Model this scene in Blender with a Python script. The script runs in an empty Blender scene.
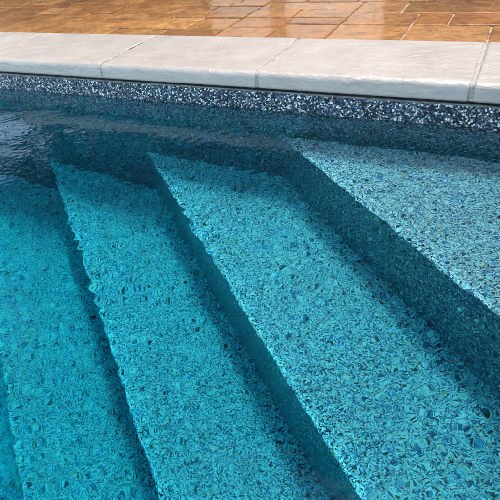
import bpy, bmesh, math, random
import numpy as np
from mathutils import Matrix, Vector, noise

sc = bpy.context.scene
COL = sc.collection
random.seed(7)

# ------------------------------------------------------------------ camera
R = ((0.90031106, 0.42405422, -0.0980715),
     (0.1860042, -0.57856827, -0.7941418),
     (-0.39350024, 0.69673293, -0.59976728))
cam = bpy.data.cameras.new('camera')
cam.sensor_width = 36.0
cam.lens = 36.0
cam.clip_start = 0.02
cam.clip_end = 2000.0
cam_ob = bpy.data.objects.new('camera', cam)
COL.objects.link(cam_ob)
m = Matrix.Identity(4)
for i in range(3):
    m[i][0], m[i][1], m[i][2] = R[0][i], -R[1][i], -R[2][i]
m[0][3], m[1][3], m[2][3] = 0.0, -1.3785, 0.6009
cam_ob.matrix_world = m
sc.camera = cam_ob

# ------------------------------------------------------------------ sky and sun (bright overcast)
SUN_EL, SUN_AZ = 75.5, 30.0            # azimuth measured from +Y towards +X
world = bpy.data.worlds.new('World')
sc.world = world
world.use_nodes = True
nt = world.node_tree
nt.nodes.clear()
wo = nt.nodes.new('ShaderNodeOutputWorld')
bg = nt.nodes.new('ShaderNodeBackground')
sky = nt.nodes.new('ShaderNodeTexSky')
sky.sky_type = 'NISHITA'
sky.sun_disc = False
sky.sun_elevation = math.radians(SUN_EL)
sky.sun_rotation = math.radians(SUN_AZ)
sky.dust_density = 0.8
sky.air_density = 1.0
hs = nt.nodes.new('ShaderNodeHueSaturation')
hs.inputs['Saturation'].default_value = 0.75
# broken cloud: whiter and brighter patches over the veiled sky
tc = nt.nodes.new('ShaderNodeTexCoord')
nz = nt.nodes.new('ShaderNodeTexNoise')
nz.inputs['Scale'].default_value = 3.2
nz.inputs['Detail'].default_value = 6.0
nz.inputs['Roughness'].default_value = 0.55
rp = nt.nodes.new('ShaderNodeValToRGB')
rp.color_ramp.elements[0].position = 0.38
rp.color_ramp.elements[0].color = (0.75, 0.82, 0.89, 1)
rp.color_ramp.elements[1].position = 0.66
rp.color_ramp.elements[1].color = (1.26, 1.30, 1.34, 1)
mx = nt.nodes.new('ShaderNodeMix')
mx.data_type = 'RGBA'
mx.blend_type = 'MULTIPLY'
mx.inputs['Factor'].default_value = 1.0
nt.links.new(tc.outputs['Generated'], nz.inputs['Vector'])
nt.links.new(nz.outputs['Fac'], rp.inputs['Fac'])
nt.links.new(sky.outputs['Color'], hs.inputs['Color'])
nt.links.new(hs.outputs['Color'], mx.inputs['A'])
nt.links.new(rp.outputs['Color'], mx.inputs['B'])
# sky gradient shaped to lift the coping face: brightest low down, deeper overhead
sx = nt.nodes.new('ShaderNodeSeparateXYZ')
nt.links.new(tc.outputs['Generated'], sx.inputs['Vector'])
hz = nt.nodes.new('ShaderNodeValToRGB')
for p_, c_ in ((0.0, 3.6), (0.12, 2.8), (0.28, 0.65), (0.48, 0.28), (1.0, 0.18)):
    e_ = hz.color_ramp.elements[0] if p_ == 0.0 else hz.color_ramp.elements[-1] if p_ == 1.0 else hz.color_ramp.elements.new(p_)
    e_.position = p_
    e_.color = (c_, c_, c_, 1)
nt.links.new(sx.outputs['Z'], hz.inputs['Fac'])
m2 = nt.nodes.new('ShaderNodeMix')
m2.data_type = 'RGBA'
m2.blend_type = 'MULTIPLY'
m2.inputs['Factor'].default_value = 1.0
nt.links.new(mx.outputs['Result'], m2.inputs['A'])
nt.links.new(hz.outputs['Color'], m2.inputs['B'])
nt.links.new(m2.outputs['Result'], bg.inputs['Color'])
bg.inputs['Strength'].default_value = 0.08
nt.links.new(bg.outputs['Background'], wo.inputs['Surface'])

sun = bpy.data.lights.new('sun', 'SUN')
sun.energy = 1.5
sun.angle = math.radians(10.0)
sun.color = (1.0, 0.96, 0.9)
sun_ob = bpy.data.objects.new('sun', sun)
COL.objects.link(sun_ob)
el, az = math.radians(SUN_EL), math.radians(SUN_AZ)
sd = Vector((math.sin(az) * math.cos(el), math.cos(az) * math.cos(el), math.sin(el)))
sun_ob.rotation_euler = (-sd).to_track_quat('-Z', 'Y').to_euler()
sun_ob.location = (0, 0, 6)

sc.view_settings.view_transform = 'Standard'
sc.view_settings.look = 'None'
sc.view_settings.gamma = 1.0
sc.view_settings.use_curve_mapping = False
sc.view_settings.exposure = 2.8

sc.render.engine = 'CYCLES'
cy = sc.cycles
cy.max_bounces = 14
cy.diffuse_bounces = 5
cy.glossy_bounces = 5
cy.transmission_bounces = 12
cy.volume_bounces = 0
cy.caustics_refractive = True
cy.caustics_reflective = True
cy.blur_glossy = 0.3
cy.sample_clamp_indirect = 6.0
cy.use_denoising = True
cy.denoiser = 'OPENIMAGEDENOISE'
cy.use_adaptive_sampling = False

# ------------------------------------------------------------------ helpers
def new_mesh(name, verts, faces, mat, parent=None, smooth=False):
    me = bpy.data.meshes.new(name)
    me.from_pydata([tuple(v) for v in verts], [], faces)
    me.update()
    if smooth:
        me.polygons.foreach_set('use_smooth', [True] * len(me.polygons))
    me.materials.append(mat)
    o = bpy.data.objects.new(name, me)
    COL.objects.link(o)
    if parent:
        o.parent = parent
    return o

def grid_mesh(name, P, mat, parent=None, smooth=True, close=False):
    """P: array (n, m, 3); close wraps the first axis."""
    n, mm, _ = P.shape
    idx = np.arange(n * mm).reshape(n, mm)
    if close:
        idx = np.vstack([idx, idx[:1]])
    a, b, c, d = idx[:-1, :-1], idx[1:, :-1], idx[1:, 1:], idx[:-1, 1:]
    F = np.stack([a, b, c, d], -1).reshape(-1, 4)
    me = bpy.data.meshes.new(name)
    me.vertices.add(n * mm)
    me.vertices.foreach_set('co', np.ascontiguousarray(P, dtype=np.float32).ravel())
    me.loops.add(F.size)
    me.loops.foreach_set('vertex_index', F.astype(np.int32).ravel())
    me.polygons.add(len(F))
    me.polygons.foreach_set('loop_start', np.arange(0, F.size, 4, dtype=np.int32))
    me.polygons.foreach_set('use_smooth', np.full(len(F), smooth))
    me.update(calc_edges=True)
    me.validate()
    me.materials.append(mat)
    o = bpy.data.objects.new(name, me)
    COL.objects.link(o)
    if parent:
        o.parent = parent
    return o

def empty(name, loc=(0, 0, 0)):
    o = bpy.data.objects.new(name, None)
    o.location = loc
    COL.objects.link(o)
    return o

def tag(o, label=None, cat=None, group=None, kind=None):
    if label: o['label'] = label
    if cat: o['category'] = cat
    if group: o['group'] = group
    if kind: o['kind'] = kind
    return o

class NT:
    """tiny node-tree builder"""
    def __init__(self, name):
        self.mat = bpy.data.materials.new(name)
        self.mat.use_nodes = True
        self.t = self.mat.node_tree
        self.t.nodes.clear()
        self.out = self.n('ShaderNodeOutputMaterial')
    def n(self, typ, **kw):
        nd = self.t.nodes.new(typ)
        for k, v in kw.items():
            if k.startswith('i_'):
                nd.inputs[k[2:].replace('_', ' ')].default_value = v
            else:
                setattr(nd, k, v)
        return nd
    def l(self, a, b):
        self.t.links.new(a, b)
    def ramp(self, fac, stops, interp='LINEAR'):
        r = self.n('ShaderNodeValToRGB')
        cr = r.color_ramp
        cr.interpolation = interp
        while len(cr.elements) < len(stops):
            cr.elements.new(0.5)
        for e, (p, c) in zip(cr.elements, stops):
            e.position = p
            e.color = (c[0], c[1], c[2], 1) if not isinstance(c, (int, float)) else (c, c, c, 1)
        self.l(fac, r.inputs['Fac'])
        return r.outputs['Color']
    def mix(self, a, b, fac, blend='MIX'):
        x = self.n('ShaderNodeMix', data_type='RGBA', blend_type=blend)
        for s, v in (('A', a), ('B', b), ('Factor', fac)):
            if isinstance(v, (int, float)):
                x.inputs[s].default_value = v if s == 'Factor' else (v, v, v, 1)
            elif isinstance(v, tuple):
                x.inputs[s].default_value = (*v, 1)
            else:
                self.l(v, x.inputs[s])
        return x.outputs['Result']
    def noise(self, vec, scale, detail=4, rough=0.55, dist=0.0):
        z = self.n('ShaderNodeTexNoise')
        z.inputs['Scale'].default_value = scale
        z.inputs['Detail'].default_value = detail
        z.inputs['Roughness'].default_value = rough
        z.inputs['Distortion'].default_value = dist
        self.l(vec, z.inputs['Vector'])
        return z
    def pos(self):
        return self.n('ShaderNodeNewGeometry').outputs['Position']
    def bump(self, h, strength, dist, normal=None):
        b = self.n('ShaderNodeBump')
        b.inputs['Strength'].default_value = strength
        b.inputs['Distance'].default_value = dist
        self.l(h, b.inputs['Height'])
        if normal is not None:
            self.l(normal, b.inputs['Normal'])
        return b.outputs['Normal']
    def principled(self, **kw):
        p = self.n('ShaderNodeBsdfPrincipled')
        for k, v in kw.items():
            s = p.inputs[k.replace('_', ' ')]
            if hasattr(v, 'is_linked'):
                self.l(v, s)
            elif isinstance(v, tuple):
                s.default_value = (*v, 1)
            else:
                s.default_value = v
        self.l(p.outputs['BSDF'], self.out.inputs['Surface'])
        return p

# ------------------------------------------------------------------ materials
def mosaic_material(name, stops, scale):
    """irregular chips of white, grey, blue, navy and a little bronze"""
    t = NT(name)
    pos = t.pos()
    wob = t.noise(pos, 60, 2)
    add = t.n('ShaderNodeMix', data_type='VECTOR')
    add.inputs['Factor'].default_value = 0.006
    t.l(pos, add.inputs['A']); t.l(wob.outputs['Color'], add.inputs['B'])
    v = t.n('ShaderNodeTexVoronoi', voronoi_dimensions='3D', feature='F1')
    v.inputs['Scale'].default_value = scale
    v.inputs['Randomness'].default_value = 1.0
    t.l(add.outputs['Result'], v.inputs['Vector'])
    sep = t.n('ShaderNodeSeparateColor')
    t.l(v.outputs['Color'], sep.inputs['Color'])
    chips = t.ramp(sep.outputs['Red'], stops, 'CONSTANT')
    tint = t.ramp(sep.outputs['Green'], [(0.0, (0.62, 0.66, 0.70)), (0.5, (0.98, 1.0, 1.0)), (1.0, (1.15, 1.14, 1.12))])
    chips = t.mix(chips, tint, 1.0, 'MULTIPLY')
    big = t.noise(pos, 7.0, 3)
    tone = t.ramp(big.outputs['Fac'], [(0.3, 0.88), (0.7, 1.08)])
    col = t.mix(chips, tone, 1.0, 'MULTIPLY')
    edge = t.n('ShaderNodeTexVoronoi', voronoi_dimensions='3D', feature='DISTANCE_TO_EDGE')
    edge.inputs['Scale'].default_value = scale
    t.l(add.outputs['Result'], edge.inputs['Vector'])
    ed = t.ramp(edge.outputs['Distance'], [(0.0, 0.0), (0.06, 1.0)])
    nrm = t.bump(ed, 0.25, 0.0008)
    t.principled(Base_Color=col, Roughness=0.22, Specular_IOR_Level=0.28, Normal=nrm)
    return t.mat

def coping_material():
    t = NT('white_riven_stone')
    pos = t.pos()
    oi = t.n('ShaderNodeObjectInfo')
    off = t.n('ShaderNodeVectorMath', operation='MULTIPLY_ADD')
    t.l(oi.outputs['Random'], off.inputs[0]); off.inputs[1].default_value = (13, 7, 3); t.l(pos, off.inputs[2])
    vec = off.outputs['Vector']
    mott = t.noise(vec, 9, 5, 0.6)
    base = t.ramp(mott.outputs['Fac'], [(0.30, (0.226, 0.201, 0.185)), (0.50, (0.246, 0.219, 0.203)), (0.70, (0.260, 0.235, 0.219))])
    st = t.noise(vec, 22, 7, 0.68, 1.0)
    stf = t.ramp(st.outputs['Fac'], [(0.60, 0.0), (0.80, 0.30)])
    base = t.mix(base, (0.19, 0.172, 0.158), stf)
    sp = t.noise(vec, 260, 2)
    spf = t.ramp(sp.outputs['Fac'], [(0.64, 0.0), (0.72, 0.5)])
    base = t.mix(base, (0.165, 0.15, 0.138), spf)
    # riven fibre running along the slab
    mp = t.n('ShaderNodeMapping')
    mp.inputs['Scale'].default_value = (0.45, 1.0, 1.0)
    mp.inputs['Rotation'].default_value = (0, 0, 0.25)
    t.l(vec, mp.inputs['Vector'])
    fib = t.noise(mp.outputs['Vector'], 58, 8, 0.60, 1.6)
    nrm = t.bump(fib.outputs['Fac'], 0.75, 0.005)
    gr = t.noise(vec, 420, 3)
    nrm = t.bump(gr.outputs['Fac'], 0.12, 0.001, nrm)
    wet = t.noise(vec, 5.5, 4, 0.55)
    cw = t.ramp(wet.outputs['Fac'], [(0.40, 0.25), (0.60, 0.60)])
    t.principled(Base_Color=base, Roughness=0.5, Normal=nrm, Coat_Weight=cw, Coat_Roughness=0.10, Coat_IOR=1.36, Coat_Normal=nrm)
    return t.mat

def mortar_material(name, c0, c1, scale=160):
    t = NT(name)
    pos = t.pos()
    a = t.noise(pos, scale, 4, 0.6)
    col = t.ramp(a.outputs['Fac'], [(0.35, c0), (0.65, c1)])
    nrm = t.bump(a.outputs['Fac'], 0.8, 0.003)
    t.principled(Base_Color=col, Roughness=0.8, Normal=nrm)
    return t.mat

def paving_material():
    t = NT('wet_orange_stone')
    pos = t.pos()
    g = t.n('ShaderNodeNewGeometry')
    rnd = g.outputs['Random Per Island']
    base = t.ramp(rnd, [(0.0, (0.178, 0.074, 0.016)), (0.18, (0.262, 0.120, 0.033)), (0.36, (0.228, 0.088, 0.017)), (0.52, (0.300, 0.149, 0.048)),
                        (0.68, (0.250, 0.098, 0.019)), (0.84, (0.160, 0.062, 0.016)), (1.0, (0.250, 0.110, 0.027))])
    a = t.noise(pos, 14, 6, 0.62, 0.5)
    tone = t.ramp(a.outputs['Fac'], [(0.28, (0.62, 0.56, 0.50)), (0.50, (0.98, 0.97, 0.96)), (0.75, (1.18, 1.2, 1.22))])
    col = t.mix(base, tone, 1.0, 'MULTIPLY')
    d_ = t.noise(pos, 5.5, 5, 0.65, 1.5)
    stain = t.ramp(d_.outputs['Fac'], [(0.36, (0.62, 0.54, 0.46)), (0.50, (1.0, 1.0, 1.0))])
    col = t.mix(col, stain, 0.8, 'MULTIPLY')
    b = t.noise(pos, 60, 7, 0.7)
    sp = t.ramp(b.outputs['Fac'], [(0.36, (0.55, 0.50, 0.44)), (0.52, (1.0, 1.0, 1.0)), (0.66, (1.14, 1.16, 1.18))])
    col = t.mix(col, sp, 0.8, 'MULTIPLY')
    mp = t.n('ShaderNodeMapping')
    mp.inputs['Scale'].default_value = (0.5, 1.0, 1.0)
    t.l(pos, mp.inputs['Vector'])
    riv = t.noise(mp.outputs['Vector'], 38, 6, 0.6, 0.8)
    nrm = t.bump(riv.outputs['Fac'], 0.35, 0.004)
    film = t.noise(pos, 9, 2, 0.4)
    cn = t.bump(film.outputs['Fac'], 0.10, 0.004)
    cn = t.bump(riv.outputs['Fac'], 0.05, 0.002, cn)
    wet = t.noise(pos, 4.0, 3, 0.5)
    cw = t.ramp(wet.outputs['Fac'], [(0.36, 0.45), (0.55, 1.0)])
    t.principled(Base_Color=col, Roughness=0.45, Normal=nrm, Coat_Weight=cw, Coat_Roughness=0.03, Coat_IOR=1.45, Coat_Normal=cn)
    return t.mat

def water_material():
    t = NT('pool_water')
    g = t.n('ShaderNodeBsdfGlass')
    g.inputs['IOR'].default_value = 1.333
    g.inputs['Roughness'].default_value = 0.0
    g.inputs['Color'].default_value = (1, 1, 1, 1)
    va = t.n('ShaderNodeVolumeAbsorption')
    va.inputs['Color'].default_value = (0.0, 0.958, 0.984, 1)
    va.inputs['Density'].default_value = 1.8
    t.l(g.outputs['BSDF'], t.out.inputs['Surface'])
    t.l(va.outputs['Volume'], t.out.inputs['Volume'])
    return t.mat

def simple_noise_mat(name, c0, c1, scale, rough, bump=0.3, bd=0.01):
    t = NT(name)
    pos = t.pos()
    a = t.noise(pos, scale, 6, 0.6)
    col = t.ramp(a.outputs['Fac'], [(0.3, c0), (0.7, c1)])
    nrm = t.bump(a.outputs['Fac'], bump, bd)
    t.principled(Base_Color=col, Roughness=rough, Normal=nrm)
    return t.mat

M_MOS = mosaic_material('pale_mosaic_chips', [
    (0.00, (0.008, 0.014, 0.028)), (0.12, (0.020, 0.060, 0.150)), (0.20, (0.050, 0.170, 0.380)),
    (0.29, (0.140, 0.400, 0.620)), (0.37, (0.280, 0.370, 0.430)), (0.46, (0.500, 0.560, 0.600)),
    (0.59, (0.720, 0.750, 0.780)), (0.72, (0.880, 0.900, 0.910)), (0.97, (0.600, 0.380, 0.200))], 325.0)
M_RISE = mosaic_material('shaded_mosaic_chips', [  # darker copy of the tread mosaic; riser and wall shade is in the colour
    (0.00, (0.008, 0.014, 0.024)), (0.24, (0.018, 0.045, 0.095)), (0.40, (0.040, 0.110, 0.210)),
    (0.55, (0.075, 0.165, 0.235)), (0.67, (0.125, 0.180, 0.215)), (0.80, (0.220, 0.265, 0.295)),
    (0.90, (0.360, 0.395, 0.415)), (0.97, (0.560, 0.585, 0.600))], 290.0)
M_BAND = mosaic_material('navy_mosaic_chips', [
    (0.00, (0.005, 0.007, 0.011)), (0.26, (0.008, 0.016, 0.034)), (0.43, (0.014, 0.036, 0.082)),
    (0.56, (0.028, 0.075, 0.125)), (0.66, (0.055, 0.074, 0.085)), (0.73, (0.110, 0.135, 0.155)),
    (0.80, (0.230, 0.250, 0.265)), (0.89, (0.500, 0.520, 0.530)), (0.985, (0.130, 0.100, 0.060))], 225.0)
M_COP = coping_material()
M_MORT = mortar_material('pale_mortar', (0.17, 0.152, 0.138), (0.29, 0.265, 0.245))
M_TRIM = mortar_material('grey_sealant', (0.05, 0.053, 0.055), (0.13, 0.135, 0.14), 40)
M_GAP = mortar_material('dark_gap_shade', (0.012, 0.012, 0.013), (0.07, 0.07, 0.068), 45)  # near-black tone stands in for the shade in the recess under the coping
M_JOINT = mortar_material('sandy_joint', (0.08, 0.050, 0.03), (0.30, 0.22, 0.15), 14)
M_PAV = paving_material()
M_WAT = water_material()
M_SOIL = simple_noise_mat('lawn_soil', (0.05, 0.07, 0.025), (0.09, 0.10, 0.04), 8, 0.9)
M_WALL = simple_noise_mat('pale_render', (0.60, 0.48, 0.39), (0.68, 0.55, 0.46), 3, 0.8, 0.1)
M_WOOD = simple_noise_mat('brown_timber', (0.10, 0.055, 0.03), (0.17, 0.095, 0.05), 12, 0.6)
M_BRICK = simple_noise_mat('dark_brick', (0.010, 0.012, 0.013), (0.020, 0.022, 0.022), 6, 0.8, 0.2)
M_GLASS = simple_noise_mat('dark_glass', (0.012, 0.015, 0.018), (0.02, 0.022, 0.025), 1, 0.08, 0.0)
M_TILE = simple_noise_mat('roof_tile', (0.07, 0.045, 0.035), (0.11, 0.07, 0.05), 5, 0.8)
M_LEAF = simple_noise_mat('hedge_leaf', (0.025, 0.05, 0.015), (0.07, 0.12, 0.035), 9, 0.5)

# ------------------------------------------------------------------ pool plan
XC = 0.11                                  # corner of the back wall (y = 0) and the side wall
A_SIDE = math.radians(-80.0)               # the side wall leaves the corner 100 degrees from the back wall
SD = np.array([math.cos(A_SIDE), math.sin(A_SIDE)])
SN = np.array([-SD[1], SD[0]])             # outward normal of the side wall
CORNER = np.array([XC, 0.0])
X_LEFT, Y_NEAR, FLOOR_Z = -5.0, -4.0, -1.80
BAND_TOP, COP_T, COP_W, OVER = 0.0776, 0.0491, 0.335, 0.03
TOP = BAND_TOP + COP_T

def side_x(y, off=0.0):
    """x of the side wall at y, moved outward by off"""
    p = CORNER + SN * off
    return p[0] + SD[0] * (y - p[1]) / SD[1]

# ground sheet with a hole for the pool, paving bed
def ring_sheet(name, z, inner, outer, mat):
    v = [(x, y, z) for x, y in inner] + [(x, y, z) for x, y in outer]
    n = len(inner)
    f = [(i, (i + 1) % n, n + (i + 1) % n, n + i) for i in range(n)]
    return new_mesh(name, v, f, mat)
hole = [(X_LEFT - .1, .1), (side_x(.1, .15), .1), (side_x(Y_NEAR - .1, .15), Y_NEAR - .1), (X_LEFT - .1, Y_NEAR - .1)]
B = 400
gs = ring_sheet('ground', 0.060, hole, [(-B, B), (B, B), (B, -B), (-B, -B)], M_SOIL)
tag(gs, kind='structure')

# pool floor
fl = new_mesh('pool_floor', [(X_LEFT - .1, .05, FLOOR_Z), (side_x(Y_NEAR) + .1, .05, FLOOR_Z), (side_x(Y_NEAR) + .1, Y_NEAR - .1, FLOOR_Z), (X_LEFT - .1, Y_NEAR - .1, FLOOR_Z)], [(3, 2, 1, 0)], M_MOS)
tag(fl, kind='structure')

# wall outline: back wall, rounded corner, side wall, near wall, left wall
RF = 0.19
tl = RF / math.tan(math.radians(50))
outline = []
for x in np.linspace(X_LEFT, XC - tl, 60):
    outline.append((x, 0.0))
cc = np.array([XC - tl, -RF])
for a in np.linspace(90, 10, 18)[1:]:
    outline.append((cc[0] + RF * math.cos(math.radians(a)), cc[1] + RF * math.sin(math.radians(a))))
p0 = np.array(outline[-1])
pe = np.array([side_x(Y_NEAR), Y_NEAR])
for s in np.linspace(0, 1, 40)[1:]:
    q = p0 + (pe - p0) * s
    outline.append((q[0], q[1]))
outline.append((X_LEFT, Y_NEAR))
outline = np.array(outline)
def offset_loop(P, d):
    n = len(P)
    out = []
    for i in range(n):
        a, b, c = P[i - 1], P[i], P[(i + 1) % n]
        t1 = (b - a) / np.linalg.norm(b - a); t2 = (c - b) / np.linalg.norm(c - b)
        n1 = np.array([-t1[1], t1[0]]); n2 = np.array([-t2[1], t2[0]])
        k = n1 + n2
        k /= max(1e-6, 1 + n1 @ n2)
        out.append(b + k * d)
    return np.array(out)
out_ring = offset_loop(outline, 0.30)
pw = empty('pool_wall', (-1.0, 0.0, FLOOR_Z))
tag(pw, 'pool wall faced with blue and white mosaic chips under the white coping', 'pool wall')
ZW = [FLOOR_Z - .05, -0.8, -0.4, -0.1, 0.0, BAND_TOP - 0.0205]
def lift(P, z):
    return np.column_stack([P[:, 0] + 1.0, P[:, 1], np.full(len(P), z - FLOOR_Z)])
def wall_part(name, rows, mat):
    P = np.stack(rows, 0)
    P = np.concatenate([P, P[:, :1]], 1)[:, ::-1]
    return grid_mesh(name, P, mat, pw, smooth=False)
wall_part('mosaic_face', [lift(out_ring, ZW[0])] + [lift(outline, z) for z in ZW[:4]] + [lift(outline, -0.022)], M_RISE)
wall_part('waterline_band', [lift(outline, -0.022), lift(offset_loop(outline, -0.0015), -0.0215), lift(offset_loop(outline, -0.0015), ZW[-1] - 0.0005), lift(outline, ZW[-1]), lift(out_ring, ZW[-1])], M_BAND)
# pale sealant strip that closes the wall under the coping
inn = offset_loop(outline, -0.004)
def loop_strip(name, rows, mat):
    P = np.stack(rows, 0)
    P = np.concatenate([P, P[:, :1]], 1)[:, ::-1]
    return grid_mesh(name, P, mat, pw, smooth=False)
loop_strip('trim_strip', [lift(outline, BAND_TOP - 0.0200), lift(inn, BAND_TOP - 0.0198), lift(inn, BAND_TOP - 0.0150), lift(outline, BAND_TOP - 0.0148)], M_TRIM)
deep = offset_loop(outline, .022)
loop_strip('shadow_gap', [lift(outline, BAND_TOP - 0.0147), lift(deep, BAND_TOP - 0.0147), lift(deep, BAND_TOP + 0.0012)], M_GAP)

# ------------------------------------------------------------------ steps across the corner
TH = math.radians(140.0)
U = np.array([math.cos(TH), math.sin(TH)])         # along the nosing, towards the back wall
N = np.array([math.sin(TH), -math.cos(TH)])        # towards the corner
DEPTH = [0.20, 0.49, 0.78, 1.07]
XY0 = [-0.614, -1.176, -1.722, -2.274]
ps = empty('pool_steps', (0.0, 0.0, FLOOR_Z))
tag(ps, 'flight of diagonal underwater steps in blue and white mosaic chips across the pool corner', 'steps')
def s_range(c, off=0.05):
    """span along U of the line N.p = c between the side wall and the back wall"""
    p = N * c
    s_back = (off - p[1]) / U[1]
    q = CORNER + SN * off
    s_side = ((q - p) @ SN) / (U @ SN)
    return s_side, s_back
def strip(name, prof, parent, mat, nseg=40):
    rows = []
    for c, z in prof:
        s0, s1 = s_range(c)
        s = np.linspace(s0, s1, nseg)
        rows.append(np.column_stack([N[0] * c + U[0] * s, N[1] * c + U[1] * s, np.full(nseg, z - FLOOR_Z)]))
    o = grid_mesh(name, np.stack(rows, 0), mat, parent, smooth=True)
    return o
step_lab = ['shallowest pale grey-blue step beside the corner', 'second step, light blue, below the triangular top step',
            'third step, bright turquoise', 'deepest step, cyan, at the left edge']
cs = [x * N[0] for x in XY0]
for k in range(4):
    c, z = cs[k], -DEPTH[k]
    c_in = cs[k - 1] + 0.02 if k else (CORNER @ N) + 0.08
    z_bot = -DEPTH[k + 1] - 0.02 if k < 3 else FLOOR_Z - 0.02
    r = 0.014
    st = empty('step'); st.parent = ps; st['label'] = step_lab[k]
    arc = [(c + r - r * math.cos(a), z - r + r * math.sin(a)) for a in np.linspace(math.radians(20), math.pi / 2, 7)]
    strip('tread', arc + [(c + (c_in - c) * f, z) for f in (0.2, 0.5, 0.8, 1.0)], st, M_MOS)
    a0 = arc[0]
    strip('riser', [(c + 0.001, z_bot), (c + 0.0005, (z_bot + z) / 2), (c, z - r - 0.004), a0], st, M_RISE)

# ------------------------------------------------------------------ coping slabs
def coping_slab(L, seed, ends=(0.0, 0.0), round_r=0.017):
    """local frame: x along the pool edge 0..L, y from -OVER to COP_W, z 0..COP_T"""
    prof = [(COP_W - 0.004, 0.0), (COP_W - 0.001, 0.01), (COP_W - 0.001, COP_T - 0.006), (COP_W - 0.006, COP_T)]
    for y in np.linspace(COP_W - 0.012, -OVER + round_r + 0.004, 62):
        prof.append((y, COP_T))
    for a in np.linspace(90, 180, 9):
        prof.append((-OVER + round_r + round_r * math.cos(math.radians(a)), COP_T - round_r + round_r * math.sin(math.radians(a))))
    for z in np.linspace(COP_T - round_r - 0.004, 0.004, 7):
        prof.append((-OVER, z))
    prof += [(-OVER + 0.003, 0.0), (0.05, 0.0), (0.2, 0.0)]
    prof = np.array(prof)
    nx = int(L / 0.0055)
    xs = np.linspace(0, L, nx)
    bev = 0.004
    P = np.zeros((len(prof), nx + 2, 3))
    for j in range(nx + 2):
        if j == 0 or j == nx + 1:
            x = 0.0 if j == 0 else L
            cx, cz = (COP_W - OVER) / 2, COP_T / 2
            ins = 0.0035
        else:
            x = min(max(xs[j - 1], bev if j == 1 else 0), L) if 1 < j < nx else (bev if j == 1 else L - bev)
            ins = 0.0
        for i, (y, z) in enumerate(prof):
            px, py, pz = x, y, z
            v = Vector((x * 5 + seed * 3.1, y * 9, z * 9 + seed))
            if pz > 0.004:
                w1 = noise.fractal(Vector((x * 11 + seed * 7.7 + y * 5, y * 26 - x * 5, seed * 1.3 + z * 24)), 0.9, 2.1, 5)
                w2 = noise.noise(v)
                topw = min(1.0, max(0.0, (z - 0.004) / 0.02))
                if y > -OVER + round_r:
                    pz += (w1 * 0.0018 + w2 * 0.0020) * (1.0 if i > 3 else 0.3)
                else:
                    py += (w1 * 0.0016 + w2 * 0.0018) * topw
                    pz += w2 * 0.0010 * topw
                    chip = noise.noise(Vector((x * 34 + seed * 5, z * 40, seed)))
                    if chip > 0.45 and z > COP_T - 0.02:
                        py += (chip - 0.45) * 0.009
            if ins:
                py += ins * (1 if y < cx else -1) * (1 if abs(y - cx) > 0.14 else 0)
                pz += ins * (1 if z < cz else -1)
            px += noise.noise(Vector((seed, y * 22, z * 30 + x))) * 0.0016
            P[i, j] = (px, py, pz)
    return P, prof, nx

def build_slab(loc, rz, L, seed, label, group, mortar=0.009):
    P, prof, nx = coping_slab(L, seed)
    t = empty('coping_stone', (loc[0], loc[1], BAND_TOP + 0.001))
    t.rotation_euler = (0, 0, rz)
    tag(t, label, 'coping stone', group)
    slab = grid_mesh('slab', P[::-1], M_COP, t, smooth=True, close=True)
    # caps
    me = slab.data
    bm = bmesh.new(); bm.from_mesh(me)
    bm.verts.ensure_lookup_table()
    n, mcol = P.shape[0], P.shape[1]
    bm.faces.new([bm.verts[i * mcol] for i in range(n)])
    bm.faces.new([bm.verts[i * mcol + mcol - 1] for i in range(n)][::-1])
    bmesh.ops.recalc_face_normals(bm, faces=bm.faces)
    bm.to_mesh(me); bm.free()
    # rough mortar that fills the joint at its far end
    rows = []
    ys = list(np.linspace(COP_W - 0.004, -OVER + 0.014, 70))
    sink = 0.0022 if mortar > 0.006 else 0.0006
    path = [(y, COP_T - sink) for y in ys] + [(-OVER + 0.008, COP_T - 0.006), (-OVER + 0.0045, COP_T - 0.013)] + [(-OVER + 0.0035, z) for z in np.linspace(COP_T - 0.018, 0.001, 12)]
    for y, z in path:
        row = []
        for k, fx in enumerate(np.linspace(-0.2, 1.2, 6)):
            w = noise.noise(Vector((fx * 3 + seed, y * 120, z * 120)))
            dn = 0.0018 * w - (sink * 0.7 if 0 < k < 5 else 0.0)
            if y > -OVER + 0.010: row.append((L + mortar * fx, y, z + dn))
            else: row.append((L + mortar * fx, y - dn, z))
        rows.append(row)
    grid_mesh('mortar_joint', np.array(rows)[:, ::-1], M_MORT, t, smooth=True)
    return t

JOINT = 0.0095
JW = {-1.866: 0.004, -1.2655: 0.0045, -0.6676: 0.0075}
edges = [-4.876, -4.274, -3.672, -3.070, -2.468, -1.866, -1.2655, -0.6676, -0.0676]
labs = {
    -3.070: 'white coping slab just beyond the left photo edge, nearest to the view',
    -3.672: 'white coping slab second beyond the left photo edge',
    -4.274: 'white coping slab third beyond the left photo edge',
    -4.876: 'white coping slab farthest to the left along the back wall',
    -1.866: 'white riven coping slab, left of three whole slabs, between two faint joints',
    -2.468: 'white coping slab cut off by the left photo edge beyond a faint joint',
    -1.2655: 'middle white coping slab with a smooth face, left of the wide straight joint',
    -0.6676: 'largest white coping slab in view, between the straight joint and the crumbly mortar joint',
}
GR = 'white coping stones along the pool edge'
for i in range(len(edges) - 1):
    x0, x1 = edges[i], edges[i + 1]
    ja, jb = JW.get(x0, JOINT), JW.get(x1, JOINT)
    build_slab((x0 + ja / 2, 0.0), 0.0, x1 - x0 - (ja + jb) / 2, i + 1.37, labs[x0], GR, jb)
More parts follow.
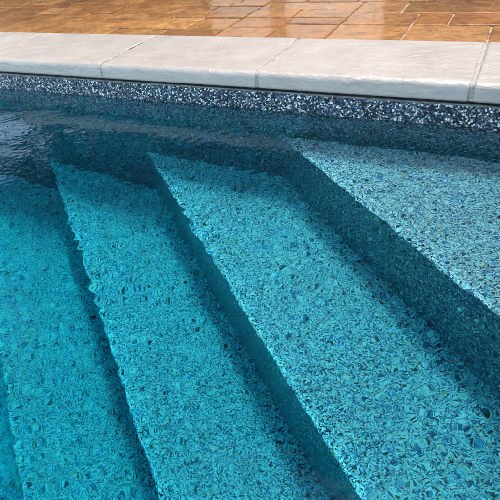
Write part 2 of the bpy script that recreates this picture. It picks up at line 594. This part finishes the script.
# corner slab: from the last joint to the corner, its end mitred with the side run
half = math.radians(50)
def mitre_slab(loc, rz, L, seed, label, at_end):
    """a slab whose end (or start) is cut along the corner's bisector"""
    t = build_slab(loc, rz, L, seed, label, GR, JOINT)
    for ch in list(t.children):
        if ch.name.startswith('mortar_joint') and at_end:
            bpy.data.objects.remove(ch)
            continue
        if not ch.name.startswith('slab'):
            continue
        n = len(ch.data.vertices)
        a = np.empty(n * 3, np.float32); ch.data.vertices.foreach_get('co', a); a = a.reshape(-1, 3)
        if at_end:
            k = np.clip(a[:, 0] / L, 0, 1)
            a[:, 0] += k * (a[:, 1] / math.tan(half))
        else:
            k = 1 - np.clip(a[:, 0] / L, 0, 1)
            a[:, 0] -= k * (a[:, 1] / math.tan(half))
        ch.data.vertices.foreach_set('co', a.ravel()); ch.data.update()
    return t
mitre_slab((edges[-1] + JOINT / 2, 0.0), 0.0, XC - edges[-1] - JOINT, 9.1,
           'white coping slab at the pool corner, right of the crumbly mortar joint', True)
mitre_slab((XC + SD[0] * .004, SD[1] * .004), A_SIDE, 0.55, 10.3,
           'white coping slab starting the right-hand pool edge at the corner', False)
for k in range(3):
    o = CORNER + SD * (0.56 + 0.6 * k)
    build_slab((o[0], o[1]), A_SIDE, 0.59, 11.7 + k,
               ['white coping slab second from the corner on the right-hand edge', 'white coping slab third from the corner on the right-hand edge',
                'white coping slab farthest from the corner on the right-hand edge'][k], GR, JOINT)

# ------------------------------------------------------------------ unseen surroundings for the wet stone and the water to mirror
def box(bm_, x0, x1, y0, y1, z0, z1):
    vs = [bm_.verts.new(p) for p in ((x0, y0, z0), (x1, y0, z0), (x1, y1, z0), (x0, y1, z0), (x0, y0, z1), (x1, y0, z1), (x1, y1, z1), (x0, y1, z1))]
    for f in ((3, 2, 1, 0), (4, 5, 6, 7), (0, 1, 5, 4), (1, 2, 6, 5), (2, 3, 7, 6), (3, 0, 4, 7)):
        bm_.faces.new([vs[i] for i in f])
def bm_obj(name, bm_, mat, parent=None):
    me = bpy.data.meshes.new(name)
    bm_.to_mesh(me); bm_.free()
    me.materials.append(mat)
    o = bpy.data.objects.new(name, me)
    COL.objects.link(o)
    if parent: o.parent = parent
    return o
house = empty('house', (0.0, 3.6, 0.06))
tag(house, 'unseen charcoal brick house added behind a pale plinth, mirrored in the wet paving', 'house')
b_ = bmesh.new(); box(b_, -5.2, 6.0, 0.0, 6.0, 0.0, 8.4); bm_obj('wall', b_, M_BRICK, house)  # unseen tall black block, sized to keep sky reflections off the water
b_ = bmesh.new(); box(b_, -2.86, -1.10, -0.12, -0.004, 0.0, 1.25); bm_obj('rendered_plinth', b_, M_WALL, house)
for xa, xb in ((-2.15, -2.02),):
    b_ = bmesh.new(); box(b_, xa, xb, -0.20, -0.124, 0.0, 1.25); bm_obj('post', b_, M_WOOD, house)
b_ = bmesh.new(); box(b_, -1.37, -1.16, -0.17, -0.124, 0.0, 1.25); bm_obj('pilaster', b_, M_WALL, house)
for xa, xb, za, zb in ((0.2, 2.0, 0.1, 2.2), (3.0, 4.6, 0.9, 2.2), (-2.0, -0.8, 3.6, 4.9), (1.0, 2.2, 3.6, 4.9), (3.4, 4.6, 3.6, 4.9)):
    b_ = bmesh.new(); box(b_, xa, xb, -0.05, -0.003, za, zb); w_ = bm_obj('window', b_, M_WOOD, house)
    b_ = bmesh.new(); box(b_, xa + .07, xb - .07, -0.062, -0.051, za + .07, zb - .07); bm_obj('pane', b_, M_GLASS, w_)
b_ = bmesh.new()
vs = [b_.verts.new(p) for p in ((-5.5, -0.35, 8.35), (6.3, -0.35, 8.35), (6.3, 6.35, 8.35), (-5.5, 6.35, 8.35), (-3.4, 3.0, 10.1), (4.2, 3.0, 10.1))]
for f in ((3, 2, 1, 0), (0, 1, 5, 4), (1, 2, 5), (2, 3, 4, 5), (3, 0, 4)):
    b_.faces.new([vs[i] for i in f])
bm_obj('roof', b_, M_TILE, house)
# clipped hedge at the left, many leaf-sized faces over a dark core
hedge = empty('hedge', (-6.0, 3.1, 0.06))
tag(hedge, 'low dark green clipped hedge left of the house, mirrored in the wet paving', 'hedge')
b_ = bmesh.new(); box(b_, -4.0, 3.1, -0.3, 0.3, 0.0, 1.0); bm_obj('branches', b_, M_WOOD, hedge)
lv, lf = [], []
rl = random.Random(4)
for _ in range(9000):
    px, pz = rl.uniform(-4.05, 3.15), rl.uniform(0, 1.12)
    py = rl.choice((-1, -1, 1)) * rl.uniform(0.28, 0.40) if pz < 1.0 else rl.uniform(-.38, .38)
    a, b, l_ = rl.uniform(0, 6.3), rl.uniform(-1, 1), rl.uniform(.03, .06)
    d1 = Vector((math.cos(a), math.sin(a), b)).normalized() * l_
    d2 = d1.cross(Vector((rl.uniform(-1, 1), rl.uniform(-1, 1), 1))).normalized() * l_ * .5
    c_ = Vector((px, py, pz)); k_ = len(lv)
    lv += [c_ - d1, c_ + d2, c_ + d1, c_ - d2]; lf.append((k_, k_ + 1, k_ + 2, k_ + 3))
new_mesh('leaves', lv, lf, M_LEAF, hedge)

# unseen trees, added so dark foliage covers the sky in the water's reflection
rt = random.Random(11)
def limb(vs_, fs_, a, b, ra, rb, seg=5, side=7, bend=0.15):
    a, b = Vector(a), Vector(b)
    ax = (b - a).normalized()
    u_ = ax.orthogonal().normalized(); w_ = ax.cross(u_)
    off_ = Vector((rt.uniform(-1, 1), rt.uniform(-1, 1), 0)) * bend
    base_ = len(vs_)
    for i in range(seg + 1):
        f = i / seg
        c_ = a.lerp(b, f) + off_ * math.sin(f * math.pi)
        r_ = ra + (rb - ra) * f
        for j in range(side):
            t_ = 2 * math.pi * j / side
            vs_.append(c_ + (u_ * math.cos(t_) + w_ * math.sin(t_)) * r_)
    for i in range(seg):
        for j in range(side):
            p_, q_ = base_ + i * side + j, base_ + i * side + (j + 1) % side
            fs_.append((p_, q_, q_ + side, p_ + side))
def added_tree(loc, label, z0, z1, rad, zt, nclump):
    t_ = empty('tree', loc)
    tag(t_, label, 'tree', 'unseen added trees around the pool')
    tv, tf = [], []
    limb(tv, tf, (0, 0, -0.1), (0.1, 0, zt), 0.24, 0.15)
    tips = []
    for i in range(14):
        a_ = rt.uniform(0, 6.3); r_ = rt.uniform(0.5, rad)
        z_ = rt.uniform(z0, z1)
        tip = (r_ * math.cos(a_), r_ * math.sin(a_), z_)
        tips.append(Vector(tip))
        limb(tv, tf, (0.1, 0, rt.uniform(0.55, 0.95) * zt), tip, 0.09, 0.02, 6, 6, 0.3)
    new_mesh('trunk', tv, tf, M_WOOD, t_, smooth=True)
    lv, lf = [], []
    for i in range(nclump):
        ct = rt.choice(tips) + Vector((rt.gauss(0, .75), rt.gauss(0, .75), rt.gauss(0, .6)))
        for _ in range(130):
            c_ = ct + Vector((rt.gauss(0, .30), rt.gauss(0, .30), rt.gauss(0, .22)))
            d1 = Vector((rt.uniform(-1, 1), rt.uniform(-1, 1), rt.uniform(-.7, .4))).normalized() * rt.uniform(.06, .11)
            d2 = d1.cross(Vector((rt.uniform(-1, 1), rt.uniform(-1, 1), 1))).normalized() * d1.length * .55
            k_ = len(lv)
            lv += [c_ - d1, c_ + d2, c_ + d1, c_ - d2]; lf.append((k_, k_ + 1, k_ + 2, k_ + 3))
    new_mesh('crown', lv, lf, M_LEAF, t_)
added_tree((-7.4, 4.8, 0.06), 'unseen dark green tree added behind the low hedge, mirrored in the pool water', 2.4, 8.4, 2.5, 2.8, 200)
added_tree((-6.2, 1.3, 0.06), 'unseen added tree with high bare trunk left of the paving, mirrored in the pool', 4.6, 8.6, 2.4, 4.2, 150)

# ------------------------------------------------------------------ paving
pv, pf = [], []
def flag(x0, x1, y0, y1, clip=None):
    """one riven flagstone with worn edges, pushed into the paving mesh"""
    g = random.uniform(0.0018, 0.0036)
    x0 += g; x1 -= g; y0 += g * 0.9; y1 -= g * 0.9
    z = TOP - 0.002 + random.uniform(-0.0016, 0.0016)
    tx, ty = random.uniform(-.006, .006), random.uniform(-.006, .006)
    n = 10
    sd_ = random.uniform(0, 90)
    def ringpts(ins, dz):
        pts = []
        cs_ = [(x0 + ins, y0 + ins), (x1 - ins, y0 + ins), (x1 - ins, y1 - ins), (x0 + ins, y1 - ins)]
        for e in range(4):
            (ax, ay), (bx, by) = cs_[e], cs_[(e + 1) % 4]
            for q in range(n):
                f = q / n
                px, py = ax + (bx - ax) * f, ay + (by - ay) * f
                cr = min(q, n - q) / n
                w = noise.noise(Vector((px * 28 + sd_, py * 28, sd_))) * 0.0022
                # soften the corners a little
                cut = 0.003 if q == 0 else 0
                ccx, ccy = (x0 + x1) / 2, (y0 + y1) / 2
                dx, dy = ccx - px, ccy - py
                dl = math.hypot(dx, dy)
                px += dx / dl * (w + cut); py += dy / dl * (w + cut)
                pts.append((px, py, z + dz + (px - ccx) * tx + (py - ccy) * ty + noise.noise(Vector((px * 9, py * 9, sd_))) * 0.0012))
        return pts
    base = len(pv)
    for ins, dz in ((0.0, -0.018), (0.0002, -0.004), (0.0018, -0.0010), (0.005, 0.0)):
        pv.extend(ringpts(ins, dz))
    k = 4 * n
    for r_ in range(3):
        for i in range(k):
            a, b = base + r_ * k + i, base + r_ * k + (i + 1) % k
            pf.append((a, b, b + k, a + k))
    pf.append(tuple(base + 3 * k + i for i in range(k)))
Y0 = COP_W + 0.002
def course(y0, y1, xs):
    for a, b in zip(xs[:-1], xs[1:]):
        flag(a, b, y0, y1)
def fill(y0, y1, xa, xb, lo=0.16, hi=0.36):
    x = xa
    while x < xb - 1e-4:
        w = random.uniform(lo, hi)
        if xb - (x + w) < lo: w = xb - x
        if w < 0.26 and y1 - y0 > 0.15 and random.random() < 0.25:
            ym = y0 + (y1 - y0) * random.choice((0.42, 0.5, 0.58))
            flag(x, x + w, y0, ym); flag(x, x + w, ym, y1)
        else:
            flag(x, x + w, y0, y1)
        x += w
# measured courses at the right, random ashlar farther out
course(Y0, 0.527, [-0.80, -0.577, -0.327, -0.067, 0.20, 0.43])
course(0.527, 0.702, [-0.578, -0.327, -0.206, 0.06, 0.29, 0.43])
course(0.702, 0.885, [-0.578, -0.40, -0.045, 0.25, 0.43])
flag(-0.80, -0.578, 0.527, 0.622); flag(-1.02, -0.80, Y0, 0.47); flag(-1.02, -0.80, 0.47, 0.622)
fill(0.622, 0.75, -1.02, -0.578); fill(0.75, 0.885, -1.02, -0.578)
yl = [Y0, 0.432, 0.520, 0.615, 0.690, 0.755, 0.818, 0.885]
for q_ in range(7):
    if q_ in (1, 4) :
        continue
    if q_ == 0:
        course(yl[0], yl[1], [-2.5, -2.24, -1.98, -1.74, -1.52, -1.27, -1.02]); fill(yl[0], yl[1], -4.6, -2.5)
    elif q_ in (2, 5):
        # double-height stones and pairs of thin ones share two courses
        x = -4.6 + random.uniform(0, .1)
        while x < -1.02 - 1e-4:
            w = random.uniform(0.17, 0.34)
            if -1.02 - (x + w) < 0.16: w = -1.02 - x
            if random.random() < 0.45:
                flag(x, x + w, yl[q_ - 1], yl[q_ + 1])
            else:
                c_ = x + w * random.uniform(.4, .6)
                flag(x, x + w, yl[q_ - 1], yl[q_])
                if w > .27: flag(x, c_, yl[q_], yl[q_ + 1]); flag(c_, x + w, yl[q_], yl[q_ + 1])
                else: flag(x, x + w, yl[q_], yl[q_ + 1])
            x += w
    else:
        fill(yl[q_], yl[q_ + 1], -4.6, -1.02, 0.14, 0.28)
y = 0.885
while y < 3.3:
    h = random.choice((0.13, 0.17, 0.19))
    fill(y, y + h, -4.6 - random.uniform(0, .1), 3.4)
    y += h
# beyond the right-hand coping
y = 0.885
while y > -2.4:
    h = random.choice((0.15, 0.17, 0.19))
    xa = 0.43 if y > .36 + h else side_x(y - h, COP_W + 0.004)
    fill(y - h, y, xa, 3.4)
    y -= h
pav = new_mesh('paving', pv, pf, M_PAV)
tag(pav, kind='structure')
bed = new_mesh('paving_bed', [(-5, COP_W - .01, TOP - .008), (3.5, COP_W - .01, TOP - .008), (3.5, 3.4, TOP - .008), (-5, 3.4, TOP - .008),
                              (side_x(COP_W - .01, COP_W - .01), COP_W - .01, TOP - .008), (side_x(-2.5, COP_W - .01), -2.5, TOP - .008), (3.5, -2.5, TOP - .008)],
               [(0, 1, 2, 3), (4, 5, 6, 1)], M_JOINT)
tag(bed, kind='structure')

# ------------------------------------------------------------------ water
def ripple_field(nx, ny, d, seed):
    rg = np.random.default_rng(seed)
    kx = np.fft.fftfreq(nx, d) * 2 * np.pi
    ky = np.fft.fftfreq(ny, d) * 2 * np.pi
    KX, KY = np.meshgrid(kx, ky, indexing='ij')
    K = np.hypot(KX, KY) + 1e-9
    lam = 2 * np.pi / K
    def band(l0, s):
        return np.exp(-(np.log(lam / l0) / s) ** 2)
    # amplitude spectrum whose slopes are spread over 2 to 20 cm
    A = (0.9 * band(0.020, 0.55) + 0.30 * band(0.045, 0.5) + 0.55 * band(0.16, 0.6)) / K ** 2
    ang = np.arctan2(KY, KX)
    A = A * (0.45 + 0.8 * np.cos(ang - 1.95) ** 4 + 0.4 * np.cos(ang - 0.75) ** 6)
    ph = rg.normal(size=A.shape) + 1j * rg.normal(size=A.shape)
    h = np.real(np.fft.ifft2(A * ph))
    gx, gy = np.gradient(h, d)
    return h / np.sqrt((gx ** 2 + gy ** 2).mean())       # unit rms slope
D = 0.003
NX, NY = 1280, 640
H = ripple_field(NX, NY, D, 3)
xs_f = np.arange(-2.7, 0.50, D)
xs_w = np.concatenate([np.linspace(X_LEFT - .05, -2.75, 24), xs_f])
ys_f = np.arange(-1.45, 0.03, D)
ys_w = np.concatenate([np.linspace(Y_NEAR - .05, -1.5, 26), ys_f])
GX, GY = np.meshgrid(xs_w, ys_w, indexing='ij')
sel = np.ix_((np.round((xs_w + 2.7) / D).astype(int)) % NX, (np.round((ys_w + 1.45) / D).astype(int)) % NY)
Z = H[sel]
env = 0.0175 * np.ones_like(GX)
patch = np.zeros_like(GX)
rg = np.random.default_rng(5)
for _ in range(26):
    a, b = rg.uniform(-2.6, .4), rg.uniform(-1.4, 0)
    patch += rg.uniform(-.6, .75) * np.exp(-((GX - a) ** 2 + (GY - b) ** 2) / rg.uniform(.12, .3) ** 2)
env *= np.clip(1 + patch, 0.35, 1.9)
# the water by the inlet at the left is rougher
env *= 1 + 0.9 * np.exp(-(((GX + 1.95) / .45) ** 2 + ((GY + .35) / .35) ** 2))
fade = np.clip((GX + 2.72) / .1, 0, 1) * np.clip((GY + 1.48) / .08, 0, 1)
Z = Z * env * fade
# expanding rings
for a, b, lam, amp, r0 in ((-.63, -.28, .034, .05, .15), (-.22, -.62, .030, .045, .12), (-.33, -.36, .026, .035, .16), (-1.95, -.22, .05, .14, .16), (-.62, -.75, .03, .03, .14), (-.1, -.33, .028, .04, .12)):
    rr = np.hypot(GX - a, GY - b)
    Z += amp * lam / (2 * np.pi) * np.sin(2 * np.pi * rr / lam) * np.exp(-((rr - r0) / (.35 * r0)) ** 2)
# right-hand edge follows the side wall
xm = np.array([side_x(v, .04) for v in ys_w])
xe = xs_w[-1]
GXm = np.where(GX > -0.2, -0.2 + (GX + 0.2) * ((xm[None, :] + 0.2) / (xe + 0.2)), GX)
top = np.stack([GXm, GY, Z], -1)
n, k, _ = top.shape
water = grid_mesh('water', top, M_WAT, None, smooth=True)
tag(water, kind='structure')
bm = bmesh.new(); bm.from_mesh(water.data); bm.verts.ensure_lookup_table()
idx = lambda i, j: bm.verts[i * k + j]
loop = [(i, 0) for i in range(n)] + [(n - 1, j) for j in range(1, k)] + [(i, k - 1) for i in range(n - 2, -1, -1)] + [(0, j) for j in range(k - 2, 0, -1)]
low = []
topv = [idx(i, j) for i, j in loop]
for v in topv:
    low.append(bm.verts.new((v.co.x, v.co.y, FLOOR_Z - 0.04)))
q = len(topv)
for i in range(q):
    f = bm.faces.new((topv[i], low[i], low[(i + 1) % q], topv[(i + 1) % q])); f.smooth = False
f = bm.faces.new(low[::-1]); f.smooth = False
bmesh.ops.recalc_face_normals(bm, faces=bm.faces)
bm.to_mesh(water.data); bm.free()
